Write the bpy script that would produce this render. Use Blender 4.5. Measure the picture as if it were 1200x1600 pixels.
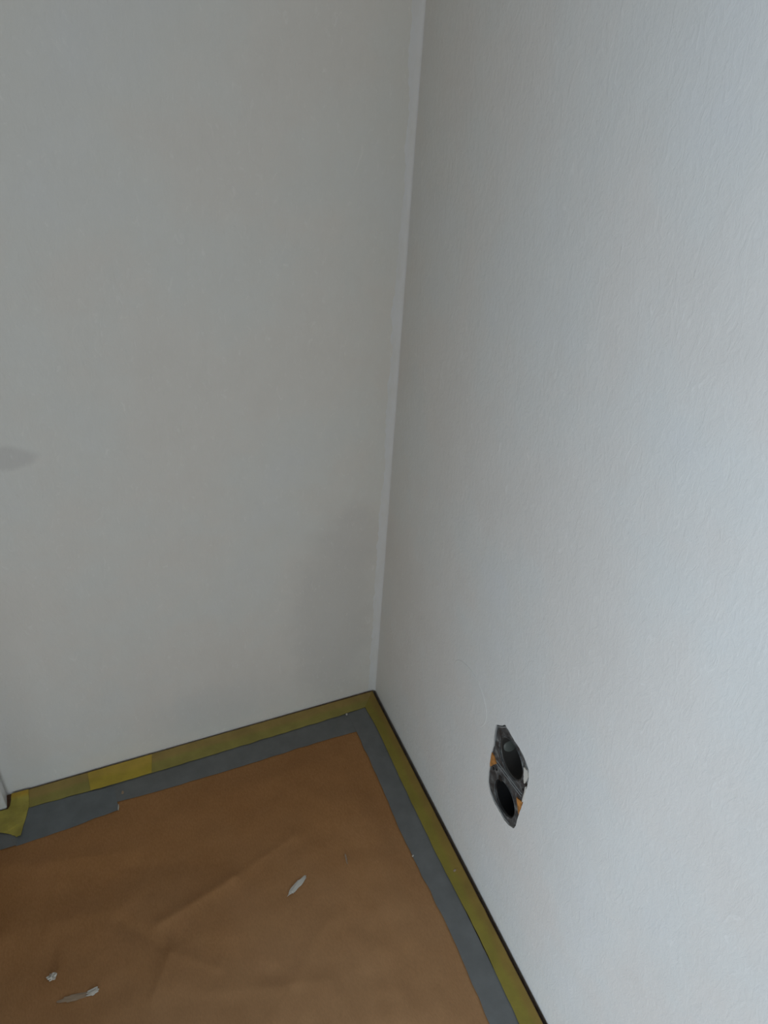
import bpy, bmesh, math, random
from mathutils import Matrix, Vector, noise

# ------------------------------------------------------------------ scene, camera, light
for o in list(bpy.data.objects):
    bpy.data.objects.remove(o, do_unlink=True)
S = bpy.context.scene
COL = S.collection
vs = S.view_settings
vs.view_transform = 'Standard'; vs.look = 'None'; vs.gamma = 1; vs.use_curve_mapping = False
vs.exposure = 0.02

cd = bpy.data.cameras.new('camera'); cam = bpy.data.objects.new('camera', cd); COL.objects.link(cam)
cd.sensor_fit = 'VERTICAL'; cd.sensor_height = 36; cd.lens = 27.0; cd.clip_start = 0.01
RT = Vector((0.920828, -0.385997, 0.055512)); DN = Vector((-0.185812, -0.559438, -0.807777)); FW = Vector((0.342855, 0.733509, -0.586869))
cam.matrix_world = Matrix(((RT.x, -DN.x, -FW.x, -0.3725), (RT.y, -DN.y, -FW.y, -0.7853), (RT.z, -DN.z, -FW.z, 0.9990), (0, 0, 0, 1)))
S.camera = cam

RX, RY, RZ = -2.2, -1.85, 2.5            # the little room: x RX..0, y RY..0
WY0, WY1, WZ0, WZ1 = -1.75, -0.50, 0.25, 1.65   # window opening in the left wall
FX0, FX1, FZ0, FZ1 = -1.15, -0.65, 0.10, 0.70   # low opening added for the fill light in the front wall, behind the camera

W = bpy.data.worlds.new('World'); S.world = W; W.use_nodes = True
W.node_tree.nodes['Background'].inputs[0].default_value = (0.75, 0.87, 1.0, 1)
W.node_tree.nodes['Background'].inputs[1].default_value = 0.03

def area(name, loc, direction, sx, sy, power, color):
    l = bpy.data.lights.new(name, 'AREA'); l.shape = 'RECTANGLE'; l.size = sx; l.size_y = sy
    l.energy = power; l.color = color
    o = bpy.data.objects.new(name, l); COL.objects.link(o); o.location = loc
    o.rotation_euler = Vector(direction).to_track_quat('-Z', 'Y').to_euler()
    return o
area('window_daylight', (RX + 0.02, (WY0+WY1)/2, (WZ0+WZ1)/2), (1, 0, 0), WY1-WY0, WZ1-WZ0, 32.5, (0.71, 0.85, 1.0))
area('front_fill_light', ((FX0+FX1)/2, RY + 0.02, (FZ0+FZ1)/2), (0, 1, 0), FX1-FX0, FZ1-FZ0, 6.9, (0.83, 0.95, 1.0))  # fill lamp added behind the camera to light the back wall

# ------------------------------------------------------------------ helpers
def finish(o, mat, smooth=False):
    if mat: o.data.materials.append(mat)
    if smooth:
        for p in o.data.polygons: p.use_smooth = True
    return o

def obj(name, bm, mat, parent=None, smooth=False):
    bmesh.ops.recalc_face_normals(bm, faces=bm.faces)
    me = bpy.data.meshes.new(name); bm.to_mesh(me); bm.free()
    if smooth:
        for p in me.polygons: p.use_smooth = True
        me.set_sharp_from_angle(angle=math.radians(50))
    o = bpy.data.objects.new(name, me); COL.objects.link(o)
    if parent: o.parent = parent
    return finish(o, mat, smooth)

def tag(o, label, cat, group=None):
    o['label'] = label; o['category'] = cat
    if group: o['group'] = group
    return o

def empty(name, loc):
    o = bpy.data.objects.new(name, None); COL.objects.link(o); o.location = loc; o.empty_display_size = 0.02
    return o

def structure(o):
    o['kind'] = 'structure'; return o

def box(bm, a, b):
    v = [bm.verts.new((x, y, z)) for z in (a[2], b[2]) for y in (a[1], b[1]) for x in (a[0], b[0])]
    for f in ((0,1,3,2), (4,5,7,6), (0,1,5,4), (2,3,7,6), (0,2,6,4), (1,3,7,5)):
        bm.faces.new([v[i] for i in f])

def plate(bm, outline, holes, conv, h0, h1):
    """closed plate: 2D outline with holes, between heights h0 and h1; conv(p, h) -> xyz"""
    caps = []
    for h in (h0, h1):
        loops = []
        for lp in [outline] + holes:
            vv = [bm.verts.new(conv(p, h)) for p in lp]
            loops.append(vv)
        es = []
        for vv in loops:
            for i in range(len(vv)): es.append(bm.edges.new((vv[i], vv[(i+1) % len(vv)])))
        bmesh.ops.triangle_fill(bm, use_beauty=True, use_dissolve=False, edges=es)
        caps.append(loops)
    for A, B in zip(*caps):
        n = len(A)
        for i in range(n): bm.faces.new((A[i], A[(i+1) % n], B[(i+1) % n], B[i]))

def tube(bm, pts, r, closed=False, n=8):
    pts = [Vector(p) for p in pts]; N = len(pts); rings = []
    for i, p in enumerate(pts):
        a = pts[(i-1) % N] if (closed or i > 0) else p
        b = pts[(i+1) % N] if (closed or i < N-1) else p
        t = (b - a).normalized()
        up = Vector((1, 0, 0)) if abs(t.x) < 0.9 else Vector((0, 1, 0))
        s = t.cross(up).normalized(); u = s.cross(t).normalized()
        rr = r(i/(N-1)) if callable(r) else r
        rings.append([bm.verts.new(p + (s*math.cos(k*2*math.pi/n) + u*math.sin(k*2*math.pi/n))*rr) for k in range(n)])
    for i in range(N if closed else N-1):
        A, B = rings[i], rings[(i+1) % N]
        for k in range(n): bm.faces.new((A[k], A[(k+1) % n], B[(k+1) % n], B[k]))
    if not closed:
        bm.faces.new(rings[0]); bm.faces.new(rings[-1])

# ------------------------------------------------------------------ materials
def mat(name, base, rough=0.6, spec=0.3):
    m = bpy.data.materials.new(name); m.use_nodes = True; nt = m.node_tree
    b = nt.nodes['Principled BSDF']
    b.inputs['Base Color'].default_value = (*base, 1); b.inputs['Roughness'].default_value = rough
    b.inputs['Specular IOR Level'].default_value = spec
    return m, nt, b

def N(nt, t, **kw):
    n = nt.nodes.new(t)
    for k, v in kw.items(): setattr(n, k, v)
    return n

def objco(nt, scale=(1, 1, 1), rot=(0, 0, 0), loc=(0, 0, 0)):
    tc = N(nt, 'ShaderNodeTexCoord'); mp = N(nt, 'ShaderNodeMapping')
    mp.inputs['Scale'].default_value = scale; mp.inputs['Rotation'].default_value = rot; mp.inputs['Location'].default_value = loc
    nt.links.new(tc.outputs['Object'], mp.inputs[0]); return mp.outputs[0]

def noise_tex(nt, co, scale, detail=3, rough=0.5, dist=0.0):
    n = N(nt, 'ShaderNodeTexNoise'); n.inputs['Scale'].default_value = scale
    n.inputs['Detail'].default_value = detail; n.inputs['Roughness'].default_value = rough; n.inputs['Distortion'].default_value = dist
    nt.links.new(co, n.inputs['Vector']); return n.outputs['Fac']

def ramp(nt, fac, stops):
    r = N(nt, 'ShaderNodeValToRGB'); e = r.color_ramp.elements
    while len(e) < len(stops): e.new(0.5)
    for i, (p, c) in enumerate(stops):
        e[i].position = p; e[i].color = (*c, 1) if len(c) == 3 else c
    nt.links.new(fac, r.inputs[0]); return r.outputs[0]

def mix(nt, fac, a, b, mode='MIX'):
    m = N(nt, 'ShaderNodeMix', data_type='RGBA', blend_type=mode)
    for s, v in ((0, fac), (6, a), (7, b)):
        if hasattr(v, 'is_linked'): nt.links.new(v, m.inputs[s])
        elif isinstance(v, tuple): m.inputs[s].default_value = (*v, 1)
        else: m.inputs[s].default_value = v
    return m.outputs[2]

def math_n(nt, op, a, b=0.0, clamp=False):
    m = N(nt, 'ShaderNodeMath', operation=op, use_clamp=clamp)
    for i, v in enumerate((a, b)):
        if hasattr(v, 'is_linked'): nt.links.new(v, m.inputs[i])
        else: m.inputs[i].default_value = v
    return m.outputs[0]

def bump(nt, bsdf, h, strength, dist, chain=None):
    b = N(nt, 'ShaderNodeBump'); b.inputs['Strength'].default_value = strength; b.inputs['Distance'].default_value = dist
    nt.links.new(h, b.inputs['Height'])
    if chain: nt.links.new(chain, b.inputs['Normal'])
    nt.links.new(b.outputs[0], bsdf.inputs['Normal']); return b.outputs[0]

def blob(nt, centre, radii, soft, wob=0.55, nscale=22):
    """stain mask with a ragged outline of its own, in object space"""
    co = objco(nt)
    s = N(nt, 'ShaderNodeVectorMath', operation='SUBTRACT'); nt.links.new(co, s.inputs[0]); s.inputs[1].default_value = centre
    d = N(nt, 'ShaderNodeVectorMath', operation='DIVIDE'); nt.links.new(s.outputs[0], d.inputs[0]); d.inputs[1].default_value = radii
    l = N(nt, 'ShaderNodeVectorMath', operation='LENGTH'); nt.links.new(d.outputs[0], l.inputs[0])
    n = noise_tex(nt, co, nscale, 5, 0.6)
    r = math_n(nt, 'ADD', l.outputs['Value'], math_n(nt, 'MULTIPLY', math_n(nt, 'SUBTRACT', n, 0.5), wob*2))
    mr = N(nt, 'ShaderNodeMapRange', interpolation_type='SMOOTHSTEP'); nt.links.new(r, mr.inputs[0])
    mr.inputs[1].default_value = 1 + soft; mr.inputs[2].default_value = 1 - soft; mr.inputs[3].default_value = 0; mr.inputs[4].default_value = 1
    return mr.outputs[0]

def wall_mat(name, axis, stains=()):
    """white rolled paint over fibre-textured lining paper"""
    m, nt, b = mat(name, (0.75, 0.75, 0.745), 0.62, 0.25)
    co = objco(nt)
    big = noise_tex(nt, co, 4.5, 4, 0.6)
    c = ramp(nt, big, [(0.30, (0.752, 0.728, 0.695)), (0.45, (0.768, 0.748, 0.718)), (0.55, (0.756, 0.756, 0.735)), (0.70, (0.750, 0.758, 0.758))])
    mot = noise_tex(nt, objco(nt, (1, 1, 0.6)), 38, 4, 0.65)
    c = mix(nt, 1.0, c, ramp(nt, mot, [(0.3, (0.975, 0.972, 0.970)), (0.7, (1.0, 1.0, 1.0))]), 'MULTIPLY')
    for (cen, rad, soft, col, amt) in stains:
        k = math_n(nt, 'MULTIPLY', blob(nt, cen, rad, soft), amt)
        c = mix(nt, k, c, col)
    # sparse pale fibre flecks, upright
    fib = noise_tex(nt, objco(nt, (120, 120, 55)), 1.0, 4, 0.65, 1.6)
    fl = ramp(nt, fib, [(0.60, (0, 0, 0)), (0.74, (1, 1, 1))])
    c = mix(nt, math_n(nt, 'MULTIPLY', fl, 0.40), c, (0.88, 0.87, 0.85))
    nt.links.new(c, b.inputs['Base Color'])
    ch = bump(nt, b, fib, 0.5, 0.0011)
    st = noise_tex(nt, objco(nt, (1, 1, 0.7)), 190, 3, 0.6, 0.3)
    ch = bump(nt, b, st, 0.36, 0.001, ch)
    bump(nt, b, noise_tex(nt, co, 11, 3), 0.30, 0.004, ch)
    return m

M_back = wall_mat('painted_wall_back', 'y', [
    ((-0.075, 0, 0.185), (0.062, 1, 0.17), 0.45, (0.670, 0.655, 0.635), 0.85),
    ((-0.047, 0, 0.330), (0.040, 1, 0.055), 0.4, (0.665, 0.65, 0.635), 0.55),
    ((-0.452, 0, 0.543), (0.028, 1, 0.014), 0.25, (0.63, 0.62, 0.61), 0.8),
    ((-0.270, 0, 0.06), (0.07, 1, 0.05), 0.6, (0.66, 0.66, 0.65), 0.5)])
M_right = wall_mat('painted_wall_right', 'x')
M_plain, _, _ = mat('dull_beige_paint', (0.33, 0.26, 0.19), 0.8)
M_wood, nt, b = mat('dark_wood_floor', (0.07, 0.033, 0.016), 0.5)
g = noise_tex(nt, objco(nt, (6, 60, 6)), 3, 4)
nt.links.new(ramp(nt, g, [(0.3, (0.11, 0.050, 0.024)), (0.7, (0.17, 0.085, 0.042))]), b.inputs['Base Color'])
M_gap, _, _ = mat('dusty_subfloor', (0.05, 0.035, 0.03), 0.9)
M_casing, nt, b = mat('white_gloss_paint', (0.74, 0.75, 0.76), 0.35, 0.5)
bump(nt, b, noise_tex(nt, objco(nt, (60, 60, 6)), 1, 3), 0.15, 0.001)

M_caulk, nt, b = mat('white_caulk', (0.775, 0.785, 0.81), 0.55, 0.4)
nt.links.new(ramp(nt, noise_tex(nt, objco(nt, (30, 30, 12)), 1.4, 5, 0.65), [(0.35, (0.745, 0.745, 0.74)), (0.6, (0.775, 0.785, 0.81))]), b.inputs['Base Color'])
bump(nt, b, noise_tex(nt, objco(nt, (40, 40, 18)), 2, 4), 0.4, 0.003)

# brown kraft paper
M_paper, nt, b = mat('brown_kraft_paper', (0.3, 0.18, 0.09), 0.62, 0.25)
co = objco(nt)
c = ramp(nt, noise_tex(nt, co, 9, 5, 0.6), [(0.3, (0.345, 0.158, 0.054)), (0.55, (0.385, 0.185, 0.068)), (0.75, (0.425, 0.205, 0.084))])
fb = noise_tex(nt, objco(nt, (90, 40, 40), (0, 0, 0.5)), 6, 4, 0.65)
c = mix(nt, 0.35, c, ramp(nt, fb, [(0.35, (0.28, 0.135, 0.048)), (0.65, (0.46, 0.235, 0.095))]))
du = math_n(nt, 'MULTIPLY', blob(nt, (-0.36, -0.52, 0), (0.42, 0.26, 1), 0.6, 0.4, 8), 0.30)     # plaster dust trodden in
c = mix(nt, du, c, (0.42, 0.30, 0.19))
nt.links.new(c, b.inputs['Base Color'])
ch = bump(nt, b, fb, 0.25, 0.0008)
bump(nt, b, noise_tex(nt, co, 16, 4), 0.4, 0.004, ch)

def tape_mat(name, near, far, axis, split, rough, amp=0.10, gloss=0.4):
    """tape: colour where it lies on the wood (near the wall) and where it overlaps the next strip"""
    m, nt, b = mat(name, near, rough, gloss)
    co = objco(nt); sp = N(nt, 'ShaderNodeSeparateXYZ'); nt.links.new(co, sp.inputs[0])
    d = math_n(nt, 'ADD', sp.outputs[axis], math_n(nt, 'MULTIPLY', math_n(nt, 'SUBTRACT', noise_tex(nt, co, 18, 3), 0.5), 0.014))
    mr = N(nt, 'ShaderNodeMapRange'); nt.links.new(d, mr.inputs[0])
    mr.inputs[1].default_value = split - 0.004; mr.inputs[2].default_value = split + 0.004
    c = mix(nt, mr.outputs[0], far, near)
    n = noise_tex(nt, co, 35, 4, 0.6)
    v = ramp(nt, n, [(0.3, (1-amp*1.6,)*3), (0.7, (1+amp,)*3)])
    c = mix(nt, 1.0, c, v, 'MULTIPLY')
    nt.links.new(c, b.inputs['Base Color'])
    ch = bump(nt, b, noise_tex(nt, objco(nt, (60, 60, 60)), 5, 3), 0.2, 0.0006)
    bump(nt, b, noise_tex(nt, co, 28, 3), 0.5, 0.002, ch)
    return m
M_yel_left = tape_mat('yellow_tape_back', (0.37, 0.26, 0.075), (0.32, 0.275, 0.065), 1, -0.019, 0.45)
M_yel_right = tape_mat('yellow_tape_right', (0.285, 0.190, 0.036), (0.275, 0.225, 0.032), 0, -0.017, 0.45)
M_yel_bright = tape_mat('yellow_tape_double', (0.56, 0.385, 0.055), (0.50, 0.37, 0.038), 1, -0.020, 0.42)
M_yel_corner = tape_mat('yellow_tape_folded', (0.50, 0.32, 0.035), (0.45, 0.38, 0.07), 1, -0.012, 0.38, 0.18)
M_grey = tape_mat('grey_duct_tape', (0.155, 0.163, 0.163), (0.155, 0.163, 0.163), 1, -5, 0.36, 0.10, 0.5)
M_greyb = tape_mat('grey_duct_tape_newer', (0.145, 0.162, 0.170), (0.145, 0.162, 0.170), 1, -5, 0.30, 0.12, 0.5)
M_plaster, nt, b = mat('dry_plaster', (0.62, 0.60, 0.55), 0.85)
M_smear, nt, b = mat('plaster_smear', (0.37, 0.28, 0.20), 0.85)
M_box, nt, b = mat('grey_box_plastic', (0.085, 0.095, 0.10), 0.35, 0.5)
c = ramp(nt, noise_tex(nt, objco(nt), 90, 4, 0.65), [(0.38, (0.030, 0.032, 0.034)), (0.55, (0.085, 0.092, 0.096)), (0.68, (0.22, 0.23, 0.225))])
nt.links.new(c, b.inputs['Base Color']); bump(nt, b, noise_tex(nt, objco(nt), 150, 3), 0.4, 0.0015)
M_cup_shaded, nt, b = mat('shaded_cup_plastic', (0.012, 0.012, 0.013), 0.4, 0.4)  # lower cup blackened, the shade of the recess put into its colour
M_cup_lit, nt, b = mat('lit_cup_plastic', (0.05, 0.047, 0.044), 0.35, 0.5)  # same plastic in a lighter tone, painted as the lit upper cup
M_rim, nt, b = mat('pale_grey_plastic', (0.26, 0.27, 0.27), 0.5)  # paler grey than the flange
M_knock, nt, b = mat('greenish_grey_plastic', (0.10, 0.11, 0.10), 0.4)
M_orange, nt, b = mat('orange_brown_board', (0.5, 0.2, 0.05), 0.7)
nt.links.new(ramp(nt, noise_tex(nt, objco(nt), 120, 4), [(0.35, (0.28, 0.13, 0.045)), (0.65, (0.62, 0.27, 0.07))]), b.inputs['Base Color'])
M_screw_hole, _, _ = mat('dark_screw_or_hole', (0.02, 0.02, 0.02), 0.4)

# ------------------------------------------------------------------ setting
bm = bmesh.new(); box(bm, (RX-0.1, RY-0.1, -0.014), (-0.0045, -0.0003, 0)); structure(obj('floor', bm, M_wood))
bm = bmesh.new(); box(bm, (RX-0.1, RY-0.1, -0.12), (0.2, 0.2, -0.0141)); structure(obj('floor_subfloor', bm, M_gap)); bpy.data.objects['floor_subfloor'].name = 'trim_2'
bm = bmesh.new(); box(bm, (RX-0.1, 0, -0.014), (0.2, 0.12, RZ)); structure(obj('wall_back', bm, M_back))
bm = bmesh.new()
for a, b_ in (((RX-0.1, RY-0.12, -0.014), (FX0, RY, RZ)), ((FX1, RY-0.12, -0.014), (0.2, RY, RZ)),
              ((FX0, RY-0.12, -0.014), (FX1, RY, FZ0)), ((FX0, RY-0.12, FZ1), (FX1, RY, RZ))): box(bm, a, b_)
structure(obj('wall_front', bm, M_plain))
# short unseen wall, added to shade the corner from the left window
bm = bmesh.new(); box(bm, (-0.78, -0.53, -0.010), (-0.68, -0.0001, RZ)); structure(obj('wall_light_blocker', bm, M_plain))
bm = bmesh.new(); box(bm, (RX-0.12, RY-0.12, RZ), (0.2, 0.12, RZ+0.1)); structure(obj('ceiling', bm, M_plain))
bm = bmesh.new()
for a, b_ in (((RX-0.12, RY, -0.014), (RX, WY0, RZ)), ((RX-0.12, WY1, -0.014), (RX, 0, RZ)),
              ((RX-0.12, WY0, -0.014), (RX, WY1, WZ0)), ((RX-0.12, WY0, WZ1), (RX, WY1, RZ))): box(bm, a, b_)
structure(obj('wall_left', bm, M_plain))

HOLE = [(-0.3282,0.2972),(-0.3366,0.3055),(-0.3445,0.3150),(-0.3538,0.3139),(-0.3646,0.3128),(-0.3757,0.3122),(-0.3871,0.3103),(-0.3973,0.3041),
        (-0.4008,0.2919),(-0.4019,0.279),(-0.4016,0.2668),(-0.4018,0.2553),(-0.4012,0.2367),(-0.4007,0.2199),(-0.4004,0.2035),(-0.3985,0.1948),
        (-0.3898,0.1875),(-0.3797,0.1839),(-0.3661,0.1846),(-0.3525,0.1852),(-0.3422,0.1903),(-0.336,0.198),(-0.3330,0.2138),(-0.3318,0.2335),
        (-0.3304,0.2497),(-0.3311,0.264),(-0.3291,0.2776),(-0.3280,0.2894)]
def ragged(lp, k, amp, seed):
    rnd = random.Random(seed); out = []
    for i in range(len(lp)):
        a, b_ = lp[i], lp[(i+1) % len(lp)]
        for j in range(k):
            t = j/k
            out.append((a[0]+(b_[0]-a[0])*t + rnd.uniform(-amp, amp), a[1]+(b_[1]-a[1])*t + rnd.uniform(-amp, amp)))
    return out
HC = (-0.3660, 0.2495)
def inset(lp, d):
    return [(HC[0]+(y-HC[0])*(1-d/0.036), HC[1]+(z-HC[1])*(1-d/0.065)) for y, z in lp]
bm = bmesh.new()
plate(bm, [(RY, -0.014), (0, -0.014), (0, RZ), (RY, RZ)], [ragged(HOLE, 3, 0.0005, 3)], lambda p, h: (h, p[0], p[1]), 0.0, 0.012)
box(bm, (0.070, RY, -0.014), (0.20, 0, RZ))
for a, b_ in (((0.012, RY, -0.014), (0.07, RY+0.05, RZ)), ((0.012, -0.05, -0.014), (0.07, 0, RZ)),
              ((0.012, RY+0.05, -0.014), (0.07, -0.05, 0.02)), ((0.012, RY+0.05, RZ-0.02), (0.07, -0.05, RZ))): box(bm, a, b_)
structure(obj('wall_right', bm, M_right))

# door casing standing proud of the back wall at the far left
bm = bmesh.new(); box(bm, (-0.679, -0.0240, 0.0), (-0.5670, -0.0001, 2.12))
cs = structure(obj('trim_1', bm, M_casing))
bv = cs.modifiers.new('bevel', 'BEVEL'); bv.width = 0.0025; bv.segments = 3

# ------------------------------------------------------------------ caulk bead in the corner
bm = bmesh.new(); rows = []
NZ = 700
for i in range(NZ+1):
    z = -0.0 + i*RZ/NZ
    w = 0.0112 + 0.0045*noise.noise(Vector((0.3, 1.7, z*9))) + 0.0030*noise.noise(Vector((4.3, 1.7, z*48))) + 0.0022*noise.noise(Vector((4.3, 7.7, z*140)))
    d = 0.0032 + 0.0008*noise.noise(Vector((9.3, 2.7, z*20)))
    row = [bm.verts.new((0, 0, z))]
    for k in range(7):
        a = k/6*math.pi/2
        row.append(bm.verts.new((-w*(1-math.sin(a)), -d*(1-math.cos(a)), z)))
    rows.append(row)
for A, B in zip(rows, rows[1:]):
    n = len(A)
    for k in range(n): bm.faces.new((A[k], A[(k+1) % n], B[(k+1) % n], B[k]))
bm.faces.new(rows[0]); bm.faces.new(rows[-1])
tag(obj('caulk_bead', bm, M_caulk, smooth=True), 'pale uneven caulk line running up the corner between the two walls', 'caulk')

# ------------------------------------------------------------------ brown paper sheet
creases = [((-0.3975,-0.2624), (-0.2979,-0.2365), 0.0030, 0.007), ((-0.2979,-0.2365), (-0.2056,-0.2085), 0.0016, 0.008),
           ((-0.4413,-0.2429), (-0.390,-0.2996), -0.0022, 0.009), ((-0.390,-0.2996), (-0.4182,-0.3418), 0.0022, 0.008),
           ((-0.5783,-0.1149), (-0.4235,-0.1495), 0.0028, 0.020), ((-0.4235,-0.1695), (-0.2886,-0.2164), -0.0016, 0.016),
           ((-0.20,-0.33), (-0.30,-0.42), 0.0016, 0.014), ((-0.36,-0.36), (-0.22,-0.40), 0.0014, 0.010),
           ((-0.390,-0.2996), (-0.345,-0.3350), 0.0015, 0.008), ((-0.62,-0.20), (-0.40,-0.23), 0.0020, 0.024)]
def seg(p, a, b_):
    ax, ay = a; bx, by = b_; dx, dy = bx-ax, by-ay
    t = ((p[0]-ax)*dx + (p[1]-ay)*dy)/(dx*dx+dy*dy); tc = min(1, max(0, t))
    return math.hypot(p[0]-ax-tc*dx, p[1]-ay-tc*dy), t
def paper_z(x, y):
    e = min(-0.050 - x, -0.056 - y); k = min(1, max(0, (e-0.01)/0.05)); k = k*k*(3-2*k)
    h = 0.0035 + 0.0035*noise.noise(Vector((x*5, y*9, 0.3))) + 0.0016*noise.noise(Vector((x*17, y*25, 5.3))) + 0.0009*noise.noise(Vector((x*45, y*40, 9)))
    for a, b_, amp, w in creases:
        d, t = seg((x, y), a, b_)
        h += amp*math.exp(-(d/w)**1.4)
    return 0.0006 + max(0, h)*k
bm = bmesh.new()
PX0, PX1, PY0, PY1 = -0.679, -0.045, -1.3, -0.050
nx, ny = 400, 320; G = []
for j in range(ny+1):
    r_ = []
    for i in range(nx+1):
        u = i/nx; x = PX1 + (PX0-PX1)*(u**1.25); y = PY1 + (PY0-PY1)*((j/ny)**1.15)
        r_.append(bm.verts.new((x, y, paper_z(x, y))))
    G.append(r_)
for j in range(ny):
    for i in range(nx): bm.faces.new((G[j][i], G[j][i+1], G[j+1][i+1], G[j+1][i]))
pp = obj('floor_paper', bm, M_paper, smooth=True)
sd = pp.modifiers.new('thickness', 'SOLIDIFY'); sd.thickness = 0.0003; sd.offset = -1
tag(pp, 'brown kraft paper sheet laid over the floor, creased and dusty', 'protective paper')

# ------------------------------------------------------------------ tapes
def ribbon(name, A, B, z, th, m, wav=0.0006, seed=0, step=0.006):
    """strip between edge polylines A and B (same point count), resampled, with slightly wavering edges"""
    def res(P, n):
        L = [0]
        for a, b_ in zip(P, P[1:]): L.append(L[-1] + math.hypot(b_[0]-a[0], b_[1]-a[1]))
        out = []
        for i in range(n+1):
            s = L[-1]*i/n; k = 0
            while k < len(P)-2 and L[k+1] < s: k += 1
            t = (s-L[k])/max(1e-9, L[k+1]-L[k]); out.append(tuple(P[k][q] + (P[k+1][q]-P[k][q])*t for q in (0, 1)))
        return out
    n = max(6, int(math.hypot(A[-1][0]-A[0][0], A[-1][1]-A[0][1])/step))
    a, b_ = res(A, n), res(B, n); bm = bmesh.new(); lo, hi = [], []
    K = 8
    for i in range(n+1):
        wa = wav*noise.noise(Vector((i*0.35, seed, 1))); wb = wav*2*noise.noise(Vector((i*0.3, seed, 7)))
        dx, dy = b_[i][0]-a[i][0], b_[i][1]-a[i][1]; L = math.hypot(dx, dy)
        l1, h1 = [], []
        for k in range(K+1):
            t = k/K; s = t + (wa*(1-t) + wb*t)/L
            x, y = a[i][0]+dx*s, a[i][1]+dy*s
            bz = 0.0004*max(0, noise.noise(Vector((x*35, y*35, seed)))) * math.sin(math.pi*t)
            l1.append(bm.verts.new((x, y, z))); h1.append(bm.verts.new((x, y, z+th+bz)))
        lo.append(l1); hi.append(h1)
    for i in range(n):
        for k in range(K):
            bm.faces.new((hi[i][k], hi[i][k+1], hi[i+1][k+1], hi[i+1][k]))
            bm.faces.new((lo[i][k], lo[i+1][k], lo[i+1][k+1], lo[i][k+1]))
        bm.faces.new((lo[i][0], hi[i][0], hi[i+1][0], lo[i+1][0])); bm.faces.new((lo[i][K], lo[i+1][K], hi[i+1][K], hi[i][K]))
    for i in (0, n):
        for k in range(K): bm.faces.new((lo[i][k], lo[i][k+1], hi[i][k+1], hi[i][k]))
    return obj(name, bm, m, smooth=False)

tag(ribbon('duct_tape', [(-0.0275,-0.028), (-0.5500,-0.031)], [(-0.0290,-0.0700), (-0.062,-0.0700), (-0.13,-0.0685), (-0.25,-0.0702), (-0.376,-0.0690), (-0.43,-0.066), (-0.5500,-0.068)], 0.0012, 0.0004, M_grey, seed=2),
    'grey duct tape run along the back wall between yellow tape and brown paper', 'tape')
tag(ribbon('duct_tape', [(-0.0270,-0.0310), (-0.0270,-0.17), (-0.030,-0.34), (-0.030,-0.80)], [(-0.0600,-0.0330), (-0.0605,-0.16), (-0.0640,-0.26), (-0.0600,-0.40), (-0.0640,-0.51), (-0.063,-0.80)], 0.0017, 0.0004, M_grey, seed=5),
    'grey duct tape run along the right wall, beside the socket hole', 'tape')
tag(ribbon('duct_tape', [(-0.4250,-0.0400), (-0.470,-0.0360), (-0.5500,-0.0330)], [(-0.4235,-0.0800), (-0.4888,-0.0855), (-0.5580,-0.0875)], 0.0017, 0.0005, M_greyb, seed=9),
    'short wider grey duct tape piece overlapping the strip near the door casing', 'tape')
tag(ribbon('duct_tape', [(-0.5480,-0.0550), (-0.678,-0.0500)], [(-0.5580,-0.0865), (-0.678,-0.0850)], 0.0023, 0.0004, M_grey, seed=12),
    'end of grey duct tape in front of the white door casing', 'tape')

tag(ribbon('masking_tape', [(-0.0055,-0.0042), (-0.28,-0.0030), (-0.5580,-0.0036)], [(-0.0280,-0.0310), (-0.10,-0.0335), (-0.3122,-0.0360), (-0.4099,-0.0365), (-0.5400,-0.0335)], 0.0026, 0.0003, M_yel_left, seed=20),
    'long dull yellow masking tape along the foot of the back wall', 'tape')
tag(ribbon('masking_tape', [(-0.0065,-0.0040), (-0.0065,-0.20), (-0.0065,-0.80)], [(-0.0300,-0.0305), (-0.0275,-0.0776), (-0.0300,-0.173), (-0.0315,-0.30), (-0.0290,-0.42), (-0.0325,-0.54), (-0.031,-0.80)], 0.0032, 0.0003, M_yel_right, seed=23),
    'olive yellow masking tape along the foot of the right wall', 'tape')
tag(ribbon('masking_tape', [(-0.3657,-0.0036), (-0.4579,-0.0040)], [(-0.3712,-0.0362), (-0.4568,-0.0362)], 0.0031, 0.0004, M_yel_bright, seed=26),
    'short brighter yellow masking tape patch doubled over the back wall strip', 'tape')
# folded piece wrapping round the foot of the casing
bm = bmesh.new()
plate(bm, ragged([(-0.5600,-0.0032), (-0.5384,-0.0040), (-0.5383,-0.0320), (-0.5450,-0.0530), (-0.5512,-0.0750), (-0.5565,-0.0745), (-0.5640,-0.0680), (-0.5773,-0.0605), (-0.678,-0.0590), (-0.678,-0.0275), (-0.5655,-0.0268), (-0.5622,-0.0200)], 3, 0.0004, 4), [],
      lambda p, h: (p[0], p[1], h + 0.0018*max(0, noise.noise(Vector((p[0]*60, p[1]*60, 2))))), 0.0031, 0.0039)
bmesh.ops.subdivide_edges(bm, edges=bm.edges, cuts=2, use_grid_fill=True)
for v in bm.verts:
    if v.co.z > 0.0034: v.co.z += 0.0022*max(0, noise.noise(Vector((v.co.x*55, v.co.y*55, 2))))
tag(obj('masking_tape', bm, M_yel_corner), 'crumpled yellow masking tape wrapped round the foot of the white casing', 'tape')

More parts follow.
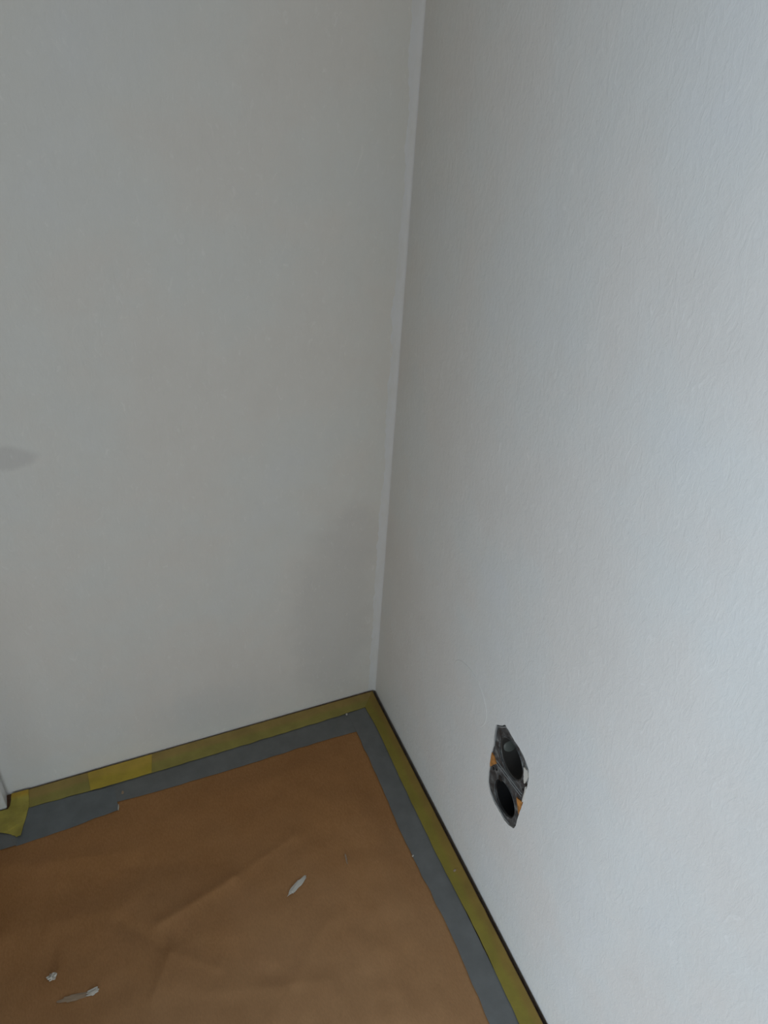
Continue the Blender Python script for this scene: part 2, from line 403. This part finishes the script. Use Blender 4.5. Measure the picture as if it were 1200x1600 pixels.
# ------------------------------------------------------------------ round patch on right wall
bm = bmesh.new()
PO = [(-0.2275,0.3007),(-0.2401,0.3122),(-0.26,0.3186),(-0.2762,0.3184),(-0.2887,0.3139),(-0.3,0.3053),(-0.3081,0.2919),(-0.3088,0.2762),(-0.3017,0.2606),(-0.2894,0.2523),(-0.2706,0.2513),(-0.2515,0.2575),(-0.2344,0.2694),(-0.2253,0.2852)]
pc = (sum(p[0] for p in PO)/len(PO), sum(p[1] for p in PO)/len(PO))
def sm(t):                                                   # smooth closed curve through PO
    n = len(PO); i = int(t*n) % n; f = t*n - int(t*n); P = [PO[(i+k) % n] for k in (-1, 0, 1, 2)]
    return tuple(0.5*((2*P[1][q]) + (-P[0][q]+P[2][q])*f + (2*P[0][q]-5*P[1][q]+4*P[2][q]-P[3][q])*f*f + (-P[0][q]+3*P[1][q]-3*P[2][q]+P[3][q])*f**3) for q in (0, 1))
ring0 = [sm(i/72) for i in range(72)]; levels = []
for s, h in ((1.0, 0.0), (1.0, -0.0002), (0.975, -0.0005), (0.93, -0.0004), (0.6, -0.0004)):
    levels.append([bm.verts.new((h, pc[0]+(y-pc[0])*s, pc[1]+(z-pc[1])*s)) for y, z in ring0])
for A, B in zip(levels, levels[1:]):
    for i in range(72): bm.faces.new((A[i], A[(i+1) % 72], B[(i+1) % 72], B[i]))
bm.faces.new(levels[-1]); bm.faces.new(levels[0])
M_patch = wall_mat('painted_patch', 'x')
tag(obj('wall_patch', bm, M_patch, smooth=False), 'round painted-over patch on the right wall above left of the socket hole', 'patch')

# ------------------------------------------------------------------ double electrical box in the wall
eb = tag(empty('electrical_box', (0.012, HC[0], 0.184)), 'dark grey double socket box without cover, sunk in the ragged wall hole', 'electrical box')
def child(name, bm, m, smooth=False, parent=None):
    """geometry is given in room coordinates; shift it into the parent's frame"""
    p = parent or eb
    off = Vector((0.012, HC[0], 0.184))
    for v in bm.verts: v.co -= off
    return obj(name, bm, m, p, smooth)
def circ(c, r, n=40, sy=1.0): return [(c[0]+r*math.cos(2*math.pi*i/n), c[1]+r*sy*math.sin(2*math.pi*i/n)) for i in range(n)]
CU, CL = (-0.3650, 0.2805), (-0.3705, 0.2135)
RU, RL = 0.0240, 0.0220
FL = inset(HOLE, 0.0009)
bm = bmesh.new()
plate(bm, FL, [circ(CU, RU), circ(CL, RL, sy=1.02)], lambda p, h: (h, p[0], p[1]), 0.0012, 0.0032)
child('flange', bm, M_box)
for c0, r0 in ((CU, RU), (CL, RL)):
    bm = bmesh.new(); rs = []
    for r, x in ((r0, 0.0016), (r0+0.0004, 0.0040), (r0-0.0022, 0.040), (r0*0.5, 0.042)):
        rs.append([bm.verts.new((x, y, z)) for y, z in circ(c0, r)])
    for A, B in zip(rs, rs[1:]):
        for i in range(40): bm.faces.new((A[i], A[(i+1) % 40], B[(i+1) % 40], B[i]))
    bm.faces.new(rs[-1])
    o = child('cup', bm, M_cup_shaded if c0 is CL else M_cup_lit, True)
    o.modifiers.new('wall', 'SOLIDIFY').thickness = 0.0010
    # raised ring round the mouth
    bm = bmesh.new(); tube(bm, [(0.0012, y, z) for y, z in circ(c0, r0+0.0010)], 0.0007, True)
    child('mouth_ring', bm, M_box, True)
# knockouts pressed into the cup walls
for c0, r0, a, x, rr in ((CU, RU, math.radians(-22), 0.0140, 0.0085),):
    bm = bmesh.new()
    ca = Vector((0, math.cos(a), math.sin(a)))
    cen = Vector((x, c0[0], c0[1])) + ca*(r0-0.0016); t1 = Vector((1, 0, 0)); t2 = ca.cross(t1)
    top = [bm.verts.new(cen - ca*0.0008 + (t1*math.cos(k*math.pi/10) + t2*math.sin(k*math.pi/10))*rr*0.8) for k in range(20)]
    bot = [bm.verts.new(cen + ca*0.0005 + (t1*math.cos(k*math.pi/10) + t2*math.sin(k*math.pi/10))*rr) for k in range(20)]
    for k in range(20): bm.faces.new((top[k], top[(k+1) % 20], bot[(k+1) % 20], bot[k]))
    bm.faces.new(top); bm.faces.new(bot)
    child('knockout', bm, M_knock, True)
# divider: the two cups' straight edges meeting
for dz in (-0.0006, 0.0040):
    bm = bmesh.new(); tube(bm, [(0.0011, -0.3420, 0.2440+dz), (0.0011, -0.367, 0.2480+dz), (0.0011, -0.3955, 0.2530+dz)], 0.0006)
    child('divider_rib', bm, M_rim, True)
# thin pale lip round the flange, broken in places
lip = inset(HOLE, 0.0020)
for a, b_ in ((0, 3), (5, 9), (16, 20), (25, 28)):
    pts = [(0.0009, *lip[i % 28]) for i in range(a, b_+1)]
    bm = bmesh.new(); tube(bm, pts, lambda t: 0.0008*(0.5+math.sin(math.pi*min(1, max(0, t)))*0.6)); child('rim_lip', bm, M_rim, True)
# dark discs: some are screws, some holes whose shade is put in the colour
for y, z, r in ((-0.3400, 0.2300, 0.0018), (-0.3460, 0.2355, 0.0013), (-0.3985, 0.2800, 0.0026), (-0.3960, 0.2660, 0.0014), (-0.3555, 0.2320, 0.0036)):
    bm = bmesh.new()
    f0 = [bm.verts.new((0.0004, *p)) for p in circ((y, z), r, 14)]; f1 = [bm.verts.new((0.0013, *p)) for p in circ((y, z), r*1.1, 14)]
    for k in range(14): bm.faces.new((f0[k], f0[(k+1) % 14], f1[(k+1) % 14], f1[k]))
    bm.faces.new(f0); bm.faces.new(f1); child('screw_or_hole', bm, M_screw_hole)

def wedge(outline, label, x0=-0.0002, x1=0.0011, m=None, name='wood_wedge', cat='wood', seed=1):
    bm = bmesh.new(); plate(bm, ragged(outline, 3, 0.0004, seed), [], lambda p, h: (h, p[0], p[1]), x0, x1)
    return tag(obj(name, bm, m or M_orange), label, cat)
wedge([(-0.3315, 0.2500), (-0.3330, 0.2300), (-0.3345, 0.2270), (-0.3400, 0.2385), (-0.3435, 0.2440), (-0.3360, 0.2500)], 'orange-brown wood bit at the left edge of the socket hole')
wedge([(-0.4010, 0.2500), (-0.4004, 0.2250), (-0.3960, 0.2320), (-0.3900, 0.2440), (-0.3950, 0.2460)], 'darker orange-brown wood bit at the lower right edge of the socket hole', seed=2)
wedge([(-0.3950, 0.2820), (-0.3968, 0.2790), (-0.3990, 0.2865), (-0.3995, 0.2960), (-0.3955, 0.3010), (-0.3900, 0.2985), (-0.3925, 0.2900)], 'white plaster lump stuck on the right rim of the socket box', -0.0010, 0.0011, M_plaster, 'plaster_lump', 'plaster', 3)

wedge([(-0.3995, 0.2760), (-0.4018, 0.2720), (-0.4020, 0.2560), (-0.4008, 0.2500), (-0.4003, 0.2600)], 'thin white plaster sliver on the right edge of the socket hole', -0.0009, 0.0010, M_plaster, 'plaster_sliver', 'plaster', 5)

# ------------------------------------------------------------------ crumbs and smears on paper and tape
def crumb(name, c, length, width, ang, h, m, label, z=None, seed=0, cat='plaster'):
    z0 = paper_z(*c) + 0.0001 if z is None else z
    bm = bmesh.new(); bmesh.ops.create_icosphere(bm, subdivisions=3, radius=1)
    rnd = Vector((seed*3.1, seed*1.7, seed))
    for v in bm.verts:
        k = 1 + 0.45*noise.noise(v.co*1.9 + rnd) + 0.35*noise.noise(v.co*4.5 + rnd)
        x, y = v.co.x*length/2*k, v.co.y*width/2*k
        v.co = (x*math.cos(ang)-y*math.sin(ang), x*math.sin(ang)+y*math.cos(ang), (v.co.z+1)*h/2*k)
    o = obj(name, bm, m, smooth=True); o.location = (c[0], c[1], z0)
    return tag(o, label, cat)
crumb('plaster_smear', (-0.2225,-0.2755), 0.030, 0.0075, math.radians(30), 0.0018, M_plaster, 'white elongated plaster smear on the brown paper, largest of the marks', seed=1)
crumb('plaster_crumb', (-0.5235,-0.2790), 0.010, 0.008, 0.3, 0.005, M_plaster, 'small round white plaster crumb on the brown paper at lower left', seed=2)
crumb('plaster_smear', (-0.4820,-0.3120), 0.014, 0.007, 0.1, 0.0015, M_plaster, 'pale plaster flake beside the faint smear at lower left', seed=3)
crumb('plaster_smear', (-0.5010,-0.3100), 0.030, 0.007, -0.15, 0.0007, M_smear, 'faint greyish plaster smear on the paper at the lower left', seed=4)
crumb('plaster_smear', (-0.1500,-0.2640), 0.014, 0.0022, math.radians(80), 0.001, M_smear, 'thin pale scratch of plaster on the paper nearest the right tape', seed=5)
crumb('plaster_crumb', (-0.0633,-0.0345), 0.0045, 0.003, 1.3, 0.0012, M_plaster, 'tiny white plaster speck on the grey tape near the corner', z=0.0026, seed=6)
crumb('plaster_crumb', (-0.4236,-0.0770), 0.009, 0.0016, 1.4, 0.001, M_plaster, 'thin white plaster sliver at the end of the wider grey tape', z=0.0022, seed=7)
crumb('plaster_crumb', (-0.0190,-0.3320), 0.004, 0.003, 0.5, 0.001, M_smear, 'tiny pale fleck on the yellow tape at the right wall', z=0.0035, seed=8)
crumb('plaster_crumb', (-0.0625,-0.2920), 0.003, 0.002, 0.5, 0.001, M_plaster, 'tiny pale fleck at the outer edge of the right grey tape', z=0.0021, seed=9)
crumb('plaster_crumb', (-0.4150,-0.0540), 0.006, 0.003, 1.4, 0.0008, M_smear, 'small pale fleck on the grey tape beside the overlapping piece', z=0.0016, seed=10)
